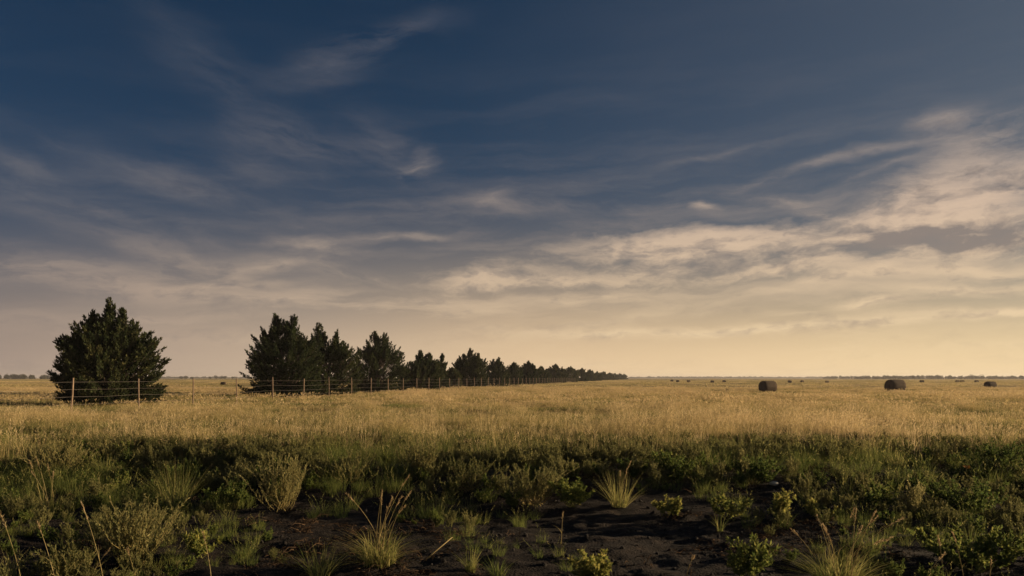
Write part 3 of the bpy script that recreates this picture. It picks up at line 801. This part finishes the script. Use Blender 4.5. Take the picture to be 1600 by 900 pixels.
bale(1200, 613.5, 26, 596.2, .38, 'large dark round bale with its lit end turned to the sun, centre of the field', 501)
bale(1399, 612.8, 28, 593.6, .30, 'largest dark round bale in the golden grass', 502)
bale(1547.5, 607.2, 16.5, 596.6, .30, 'mid sized dark round bale near the right edge of the field', 503)
for px, py, w, top, lab in (
    (1050, 596.6, 3.4, 593.3, 'tiny far bale, leftmost of the line of bales right of the cedar row'),
    (1059, 597.4, 4.4, 594.0, 'tiny far bale, second in the line of bales right of the cedar row'),
    (1076, 597.4, 4.4, 594.0, 'tiny far bale, third in the line of bales right of the cedar row'),
    (1113, 598.2, 5.4, 594.6, 'tiny far bale, left one of a pair between cedar row and the nearest lit bale'),
    (1131.5, 597.6, 4.4, 594.2, 'tiny far bale, right one of a pair between cedar row and the nearest lit bale'),
    (1234, 598.0, 5.6, 594.5, 'tiny far bale, first to the right of the bale with the lit end'),
    (1253.5, 597.6, 4.6, 594.2, 'tiny far bale, second to the right of the bale with the lit end'),
    (1292.5, 598.2, 5.6, 594.8, 'tiny far bale, third to the right of the bale with the lit end'),
    (1440.5, 597.8, 6.0, 594.2, 'tiny far bale just right of the largest bale'),
    (1496, 597.4, 6.6, 594.2, 'tiny far bale, left one of two touching each other'),
    (1503, 597.5, 6.8, 594.4, 'tiny far bale, right one of two touching each other'),
    (1526, 597.6, 6.6, 594.2, 'tiny far bale just left of the mid sized bale'),
    (349, 602.0, 5.0, 597.0, 'small dark bale seen through the wire fence between the lone cedar and the row'),
):
    bale(px, py, w, top, .15 + .2 * ((px * 7) % 3 - 1), lab, int(px), False)

# ------------------------------------------------------------------ trees on the horizon


def round_tree(bag, tb, x, y, z, H, W, r, n=260, leaf=1.2):
    k = r.integers(3, 6)
    tube(tb, [(x, y, z - .2), (x + r.normal(0, .1), y, z + H * .45), (x + r.normal(0, .3), y, z + H * .75)], [.22, .16, .06], 5)
    for i in range(k):
        c = np.array([x + r.normal(0, W * .2), y + r.normal(0, W * .2), z + H * r.uniform(.4, .72)]); rr_ = np.array([W * .36, W * .36, H * .30]) * r.uniform(.75, 1.1)
        m_ = n // k; u = r.normal(0, 1, (m_, 3)); u /= np.linalg.norm(u, axis=1, keepdims=True)
        P = c + u * rr_ * r.uniform(.5, 1, m_)[:, None] ** .5
        P[:, 2] = np.maximum(P[:, 2], z)
        leaves(bag, P, u + r.normal(0, .6, (m_, 3)), leaf, leaf * .6, r, np.clip(.4 + r.normal(0, .2, m_), 0, 1))


def foot(bag, x, y, z, H, W, r, n, leaf):
    P = np.stack([x + r.uniform(-W * .7, W * .7, n), y + r.normal(0, 2, n), z + H * r.uniform(0, .6, n)], 1)
    leaves(bag, P, r.normal(0, .8, (n, 3)) + np.array([0, 0, .5]), leaf, leaf * .7, r, np.clip(.35 + r.normal(0, .15, n), 0, 1))


def far_tree(px, top_py, wpx, d, label, seed):
    r = np.random.default_rng(seed); s = d / FOC
    X = (px - HX) * s; H = EYE + (HY - top_py) * s; W = wpx * s
    root = tag(empty('distant_tree', (X, d, 0)), label, 'tree', 'single trees on the horizon')
    cb, tb = Bag(), Bag()
    round_tree(cb, tb, 0, 0, 0, H, W, r, 420, .8)
    leaves(cb, np.stack([r.uniform(-W * .4, W * .4, 80), r.normal(0, 1, 80), r.uniform(.1, H * .4, 80)], 1), r.normal(0, 1, (80, 3)) + np.array([0, 0, .6]), 1.0, .6, r)
    tb.obj('trunk', M_bark, root); cb.obj('crown', M_farleaf, root)


D0 = 1400
far_tree(283.5, 587.4, 6, D0, 'left half of the low clump of trees on the horizon right of the lone cedar', 601)
far_tree(289.5, 586.9, 6, D0, 'right half of the low clump of trees on the horizon right of the lone cedar', 602)
far_tree(299.5, 589.0, 5, D0, 'flat little tree on the horizon beside the third fence post', 603)
far_tree(328, 588.6, 4, D0, 'tiny pointed tree on the horizon, first right of the third fence post', 605)
far_tree(337.5, 586.0, 5, D0, 'tallest of the little horizon trees seen over the wire fence', 606)
far_tree(345, 587.0, 6, D0, 'wide little tree right of the tallest horizon tree', 607)
far_tree(350.5, 587.6, 5, D0, 'low little tree at the right end of the horizon clump', 608)
far_tree(363.5, 588.5, 3.2, D0, 'tiny lone tree on the horizon left of the joined cedar row', 609)
far_tree(1331, 587.3, 4, D0, 'tiny tree left of two standing together on the horizon above the largest bale', 610)
far_tree(1335.5, 587.3, 4, D0, 'tiny tree right of two standing together on the horizon above the largest bale', 611)
far_tree(1518, 584.8, 10, 1250, 'rounded tree rising above the right hand wood, left of a twin', 612)
far_tree(1531.5, 585.4, 9, 1250, 'rounded tree rising above the right hand wood, right of a twin', 613)
far_tree(1557, 586.6, 10, 1250, 'low broad tree on the right hand wood above the mid sized bale', 614)


def wood(px0, px1, d, tops, label, seed, step=3.2):
    r = np.random.default_rng(seed); s = d / FOC; cb, tb = Bag(), Bag()
    for px in np.arange(px0, px1, step):
        f = np.interp(px, [t[0] for t in tops], [t[1] for t in tops])
        H = EYE + (HY - f + r.normal(0, .55)) * s; X = (px - HX + r.normal(0, .6)) * s
        W = step * s * r.uniform(1.3, 2.2); yy = d + r.uniform(-20, 25)
        round_tree(cb, tb, X, yy, 0, max(H, 1.5), W, r, 110, 1.9 * d / 1400); foot(cb, X, yy, 0, max(H, 1.5), W, r, 60, 1.9 * d / 1400)
    V, Q_, T_, t = cb.arrays(); V2, Q2, T2, t2 = tb.arrays()
    b = Bag(); b.add(V, Q_, T_, t); b.add(V2, Q2, T2, t2)
    tag(b.obj('distant_wood', M_farleaf), label, 'wood', kind='stuff')


wood(-160, 94, 1100, [(-160, 585), (0, 584.8), (30, 584.4), (50, 586), (75, 585.8), (94, 586)], 'dark far off wood on the left horizon behind the lone cedar', 701)
wood(90, 420, 2600, [(90, 589.5), (420, 590)], 'thin dark hedge line on the left horizon', 702, 2.6)
wood(985, 1300, 3200, [(985, 589.9), (1020, 589.4), (1300, 589.9)], 'thin dark line of scrub on the middle horizon', 703, 2.2)
wood(1294, 1330, 1700, [(1294, 589.3), (1305, 588.2), (1325, 589.2)], 'low patch of scrub at the left end of the right hand wood', 704, 2.4)
wood(1344, 1780, 1250, [(1344, 589), (1350, 588), (1400, 587.6), (1460, 586.9), (1490, 588), (1540, 588.2), (1600, 588), (1780, 586)], 'long low wood along the right horizon beyond the bales', 705)

# ------------------------------------------------------------------ sky: Nishita air, a veil of haze light near the horizon, cirrus
world = bpy.data.worlds.new('World'); sc.world = world; world.use_nodes = True
wt = world.node_tree; wt.nodes.clear(); WL = wt.links.new


def mth(op, a, b=None, c=None, clamp=False):
    n = wt.nodes.new('ShaderNodeMath'); n.operation = op; n.use_clamp = clamp
    for i, v in enumerate((a, b, c)):
        if v is None: continue
        if isinstance(v, (int, float)): n.inputs[i].default_value = v
        else: WL(v, n.inputs[i])
    return n.outputs[0]


def rgbmix(f, a, b, mode='MIX'):
    n = wt.nodes.new('ShaderNodeMix'); n.data_type = 'RGBA'; n.blend_type = mode; n.clamp_factor = True
    for k, v in (('Factor', f), ('A', a), ('B', b)):
        if isinstance(v, (int, float)): n.inputs[k].default_value = v
        elif isinstance(v, tuple): n.inputs[k].default_value = (*v, 1)
        else: WL(v, n.inputs[k])
    return n.outputs['Result']


def wramp(fac, stops):
    r = ramp(wt, stops); WL(fac, r.inputs[0]); return r.outputs[0]


STR = .06                                   # Background strength
EXPO = .74
K = 1 / (STR * 2 ** EXPO)                   # display-linear sky value -> colour before the strength
tc = wt.nodes.new('ShaderNodeTexCoord'); sep = wt.nodes.new('ShaderNodeSeparateXYZ'); WL(tc.outputs['Generated'], sep.inputs[0])
az = mth('ARCTAN2', sep.outputs[0], sep.outputs[1])
el = mth('ARCSINE', sep.outputs[2])
sky = wt.nodes.new('ShaderNodeTexSky'); sky.sky_type = 'NISHITA'; sky.sun_disc = False
sky.sun_elevation = R(SUN_EL); sky.sun_rotation = R(SUN_AZ); sky.air_density = .6; sky.dust_density = 3; sky.ozone_density = 3; sky.altitude = 0
base = rgbmix(1.0, sky.outputs[0], (.24 * K, .39 * K, .42 * K), 'MULTIPLY')
base = rgbmix(1.0, base, (.1, .1, .1), 'MULTIPLY')
base = rgbmix(1.0, base, (1.0, 1.0, 1.0), 'MULTIPLY')
# warm veil: strongest at the horizon, brighter towards the sun
azn = mth('MULTIPLY_ADD', az, .5 / .62, .5, True)          # 0 at the left edge of the view .. 1 at the right
def kc(c): return tuple(K * v for v in c)
veil_c = wramp(azn, [(0, (.36, .275, .225)), (.3, (.60, .445, .31)), (.5, (.80, .57, .345)), (.75, (.89, .645, .37)), (1, (.94, .70, .395))])
veil_c = rgbmix(1.0, veil_c, (K, K, K), 'MULTIPLY')
eh = mth('MAXIMUM', el, 0.0)
q = mth('DIVIDE', eh, .12); q = mth('MULTIPLY', q, q); veil = mth('EXPONENT', mth('MULTIPLY', q, -1.0))
veil = mth('MULTIPLY', veil, .97)
col = rgbmix(veil, base, veil_c)
# a thin second veil that lifts the lower sky towards grey mauve
q2 = mth('DIVIDE', eh, .26); q2 = mth('MULTIPLY', q2, q2); v2 = mth('MULTIPLY', mth('EXPONENT', mth('MULTIPLY', q2, -1.0)), .30)
col = rgbmix(mth('MULTIPLY', v2, mth('SUBTRACT', 1.0, veil)), col, rgbmix(1.0, wramp(azn, [(0, (.075, .10, .155)), (.6, (.13, .145, .18)), (1, (.28, .235, .21))]), (K, K, K), 'MULTIPLY'))

# milky air on the sun's side
v3 = mth('MULTIPLY', mth('MULTIPLY', mth('MULTIPLY_ADD', mth('SUBTRACT', azn, .45), 1.8, 0.0, True), mth('SUBTRACT', 1.0, veil)), .42)
col = rgbmix(v3, col, (.115 * K, .118 * K, .135 * K))

# cirrus
pv = wt.nodes.new('ShaderNodeCombineXYZ'); WL(az, pv.inputs[0]); WL(el, pv.inputs[1])


def vnoise_node(vec, scale, detail, rough=.55, stretch=(1, 1, 1), rot=0.0, dist=0.0, color=False, loc=(0, 0, 0)):
    mp = wt.nodes.new('ShaderNodeMapping'); mp.inputs['Rotation'].default_value = (0, 0, rot)
    m2 = wt.nodes.new('ShaderNodeMapping'); m2.inputs['Scale'].default_value = stretch; m2.inputs['Location'].default_value = loc
    WL(vec, mp.inputs[0]); WL(mp.outputs[0], m2.inputs[0])
    n = wt.nodes.new('ShaderNodeTexNoise'); n.inputs['Scale'].default_value = scale; n.inputs['Detail'].default_value = detail
    n.inputs['Roughness'].default_value = rough; n.inputs['Distortion'].default_value = dist
    WL(m2.outputs[0], n.inputs['Vector'])
    return n.outputs['Color' if color else 'Fac']


wn = vnoise_node(pv.outputs[0], 8, 6, .6, (1, 2.2, 1), color=True)
sub = wt.nodes.new('ShaderNodeVectorMath'); sub.operation = 'SUBTRACT'; WL(wn, sub.inputs[0]); sub.inputs[1].default_value = (.5, .5, .5)
sca = wt.nodes.new('ShaderNodeVectorMath'); sca.operation = 'MULTIPLY'; WL(sub.outputs[0], sca.inputs[0]); sca.inputs[1].default_value = (.075, .032, 0)
wadd = wt.nodes.new('ShaderNodeVectorMath'); wadd.operation = 'ADD'; WL(pv.outputs[0], wadd.inputs[0]); WL(sca.outputs[0], wadd.inputs[1])
WARP = wadd.outputs[0]


def blob_sum(rows):
    total = None
    for (x, y, a, b_, ang, w) in rows:
        A = math.atan((x - HX) / FOC); E_ = math.atan((HY - y) / math.hypot(FOC, x - HX))
        mp = wt.nodes.new('ShaderNodeMapping'); mp.vector_type = 'TEXTURE'
        mp.inputs['Location'].default_value = (A, E_, 0); mp.inputs['Rotation'].default_value = (0, 0, R(ang)); mp.inputs['Scale'].default_value = (1.75 * a / FOC, 1.75 * b_ / FOC, 1)
        WL(WARP, mp.inputs[0])
        g = wt.nodes.new('ShaderNodeTexGradient'); g.gradient_type = 'QUADRATIC_SPHERE'; WL(mp.outputs[0], g.inputs[0])
        total = mth('MULTIPLY', g.outputs['Fac'], w) if total is None else mth('MULTIPLY_ADD', g.outputs['Fac'], w, total)
    return total


down = [(340, 120, 170, 40, -35, .5), (460, 222, 110, 26, -5, .6), (600, 232, 80, 45, -40, .35), (380, 255, 70, 30, -20, .4),
        (200, 262, 190, 24, -12, .6), (300, 287, 70, 22, -10, .5), (30, 250, 70, 16, -20, .5), (120, 318, 160, 28, -15, .5), (240, 385, 140, 24, -15, .6),
        (560, 432, 150, 13, -10, .9), (800, 322, 160, 16, -5, .5), (1230, 312, 90, 8, -8, .6), (1290, 335, 60, 9, -10, .7)]
up = [(642, 262, 36, 14, 35, 1.0), (600, 60, 110, 24, 14, .45), (520, 100, 110, 28, 25, .35), (420, 412, 110, 15, 8, .8), (365, 436, 60, 9, 22, .8), (620, 368, 90, 6, 3, .5),
      (1150, 236, 110, 6, 8, .22), (1170, 285, 40, 6, 22, .4), (1250, 262, 60, 5, 12, .25), (1380, 230, 150, 9, 8, .4), (1380, 262, 60, 6, 12, .4),
      (1280, 440, 340, 12, 10, .7), (1500, 300, 110, 42, 20, 1.0), (1330, 355, 70, 22, 25, 1.0), (1570, 295, 110, 34, 12, 1.0)]
puff = [(480, 378, 60, 14, 0, .9), (770, 310, 34, 14, 20, .5), (740, 440, 130, 36, 5, .9), (970, 390, 140, 36, 0, .8), (1080, 380, 110, 28, 0, .65), (1190, 378, 190, 42, 2, .8),
        (1100, 322, 16, 6, 0, .9), (1480, 190, 36, 13, 0, .9), (1515, 235, 44, 60, 60, .8), (1575, 205, 90, 36, -10, .55), (1440, 300, 90, 40, 28, .9), (1570, 300, 110, 40, 15, .9), (1440, 365, 150, 36, -3, .9), (1560, 370, 120, 40, 0, .9), (900, 440, 220, 24, 2, .8), (1240, 420, 240, 26, 4, .9)]
flat = [(60, 415, 100, 11, 0, .55), (180, 440, 150, 22, -5, .6), (480, 472, 230, 20, -3, .9), (250, 500, 220, 14, 0, .5), (620, 492, 220, 9, 2, .7), (330, 448, 120, 8, 6, .7), (150, 520, 160, 8, 0, .35), (420, 530, 160, 6, 0, .3), (660, 470, 60, 8, 0, .7), (1500, 420, 200, 13, -3, .9), (1500, 450, 220, 11, -3, .8), (1360, 475, 60, 9, 5, .9), (1220, 490, 46, 5, -5, .8),
        (1400, 502, 300, 8, 2, .7), (1000, 522, 300, 7, 1, .6), (850, 470, 240, 12, 3, .55), (1550, 490, 120, 8, 0, .7), (700, 520, 200, 8, 2, .35), (1250, 545, 300, 7, 0, .3)]
n_dn = vnoise_node(WARP, 14, 9, .62, (.38, 1.7, 1), R(17), 0)
n_up = vnoise_node(WARP, 14, 9, .62, (.38, 1.7, 1), R(-12), 0, loc=(4, 2, 0))
n_pf = vnoise_node(WARP, 12, 10, .64, (.7, 1.9, 1), R(-3), 0, loc=(9, 1, 0))
n_fl = vnoise_node(WARP, 12, 9, .62, (.28, 2.4, 1), R(-3), 0, loc=(2, 7, 0))


def dens_of(rows, noise, lo, hi):
    return mth('MULTIPLY', blob_sum(rows), mth('MULTIPLY_ADD', mth('SUBTRACT', noise, lo), 1 / (hi - lo), 0.0, True))


def crisp(rows, noise):
    # heaped cloud: the lumps of the noise, not the soft envelope, make the edge
    b_ = mth('MINIMUM', blob_sum(rows), 1.0)
    x_ = mth('ADD', mth('MULTIPLY', b_, 1.15), mth('MULTIPLY', mth('SUBTRACT', noise, .5), 2.5))
    return mth('MULTIPLY', mth('MULTIPLY_ADD', mth('SUBTRACT', x_, .42), 1.25, 0.0, True), mth('MULTIPLY_ADD', b_, .95, .12, True))


fine = vnoise_node(WARP, 34, 8, .66, (.22, 2.0, 1), R(6), 0, loc=(3, 8, 0))
C_dn = mth('MULTIPLY', dens_of(down, n_dn, .36, .66), .66); C_up = dens_of(up, n_up, .36, .62); C_pf = mth('ADD', crisp([q for q in puff if q[2] > 60], n_pf), dens_of([q for q in puff if q[2] <= 60], n_up, .34, .62)); C_fl = dens_of(flat, n_fl, .36, .56)
cov = mth('ADD', mth('ADD', C_dn, C_up), mth('ADD', C_pf, C_fl))
# faint general fibres everywhere in the lower sky
low = mth('EXPONENT', mth('MULTIPLY', q2, -1.0))
fib = mth('MULTIPLY', mth('MULTIPLY_ADD', mth('SUBTRACT', n_fl, .44), 3.5, 0.0, True), mth('MULTIPLY', low, .26))
cov = mth('ADD', cov, fib)
cov = mth('MULTIPLY', cov, mth('MULTIPLY_ADD', mth('SUBTRACT', fine, .5), 1.7, 1.0))
cov = mth('MAXIMUM', cov, 0.0)
cov = mth('SUBTRACT', 1.0, mth('EXPONENT', mth('MULTIPLY', cov, -1.55)))
shade = blob_sum([(1430, 368, 160, 32, -4, 1.2), (1570, 372, 110, 22, 0, .8), (1110, 412, 150, 22, 0, .6), (1530, 262, 45, 26, 0, .7), (960, 410, 150, 14, 0, .5), (1290, 400, 130, 14, 4, .5), (760, 462, 130, 12, 3, .4)])
shade = mth('MULTIPLY', shade, mth('MULTIPLY_ADD', n_pf, 1.4, .2, True), None, True)
# the side of each cloud lump that faces the sun is the bright one: slope of the density towards the sun
off = wt.nodes.new('ShaderNodeVectorMath'); off.operation = 'ADD'; WL(WARP, off.inputs[0]); off.inputs[1].default_value = (.014, .009, 0)
n_p2 = vnoise_node(off.outputs[0], 12, 10, .64, (.7, 1.9, 1), R(-3), 0, loc=(9, 1, 0))
relief = mth('MULTIPLY', mth('SUBTRACT', n_p2, n_pf), 5.0)
shade = mth('ADD', shade, relief, None, True)
elr = mth('DIVIDE', eh, .45, None, True)
lit_l = wramp(elr, [(0, (.46, .345, .26)), (.25, (.42, .32, .25)), (.42, (.27, .235, .22)), (.58, (.15, .15, .17)), (1, (.075, .095, .13))])
lit_r = wramp(elr, [(0, (.90, .69, .41)), (.25, (.84, .62, .40)), (.42, (.74, .545, .39)), (.56, (.48, .38, .31)), (.8, (.28, .25, .25)), (1, (.20, .19, .22))])
litc = rgbmix(mth('MULTIPLY_ADD', mth('SUBTRACT', azn, .12), 2.0, 0.0, True), lit_l, lit_r)
shc = wramp(azn, [(0, (.13, .125, .14)), (.6, (.27, .225, .20)), (1, (.27, .215, .185))])
cc = rgbmix(mth('MULTIPLY', shade, .95), litc, shc)
cc = rgbmix(1.0, cc, (K, K, K), 'MULTIPLY')
col = rgbmix(mth('MULTIPLY', cov, .92), col, cc)
bg = wt.nodes.new('ShaderNodeBackground'); bg.inputs['Strength'].default_value = STR; WL(col, bg.inputs[0])
wo = wt.nodes.new('ShaderNodeOutputWorld'); WL(bg.outputs[0], wo.inputs[0])

# ------------------------------------------------------------------ the evening air over the plain
m, nt, out = new_mat('haze')
pvol = N(nt, 'ShaderNodeVolumePrincipled'); pvol.inputs['Color'].default_value = (.86, .84, .88, 1); pvol.inputs['Density'].default_value = .00016; pvol.inputs['Anisotropy'].default_value = .2
nt.links.new(pvol.outputs[0], out.inputs['Volume'])
x0, x1, y0, y1, z0, z1 = gx[0] - 20, gx[-1] + 20, gy[0] - 20, gy[-1] + 20, -2.2, 13.0
V = [(x, y, z) for z in (z0, z1) for y in (y0, y1) for x in (x0, x1)]
hz = build('haze', V, [(0, 2, 3, 1), (4, 5, 7, 6), (0, 1, 5, 4), (2, 6, 7, 3), (0, 4, 6, 2), (1, 3, 7, 5)], None, m)
tag(hz, 'thin pale evening haze lying over the whole field', 'haze', kind='stuff')

# ------------------------------------------------------------------ sun
sd = bpy.data.lights.new('sun', 'SUN'); sd.energy = 5.0; sd.angle = R(.55); sd.color = (1.0, .74, .44)
so = bpy.data.objects.new('sun', sd); COL.objects.link(so)
so.rotation_euler = (R(90 - SUN_EL), 0, R(180 - SUN_AZ))
so.location = (60, 30, 40)

# ------------------------------------------------------------------ camera
cd = bpy.data.cameras.new('camera'); cam = bpy.data.objects.new('camera', cd); COL.objects.link(cam)
cam.location = (0, 0, EYE); cam.rotation_euler = (R(90), 0, 0)
cd.sensor_width = 36; cd.lens = 36 * FOC / 1600; cd.shift_y = (HY - 450) / 1600
cd.clip_start = .1; cd.clip_end = 30000
sc.camera = cam

sc.view_settings.view_transform = 'Standard'; sc.view_settings.look = 'None'; sc.view_settings.gamma = 1; sc.view_settings.use_curve_mapping = False
sc.view_settings.exposure = EXPO
sc.render.engine = 'CYCLES'
sc.cycles.max_bounces = 6; sc.cycles.diffuse_bounces = 3; sc.cycles.transmission_bounces = 4; sc.cycles.transparent_max_bounces = 4
sc.cycles.use_denoising = True; sc.cycles.denoiser = 'OPENIMAGEDENOISE'; sc.cycles.denoising_input_passes = 'RGB_ALBEDO_NORMAL'; sc.cycles.denoising_prefilter = 'ACCURATE'
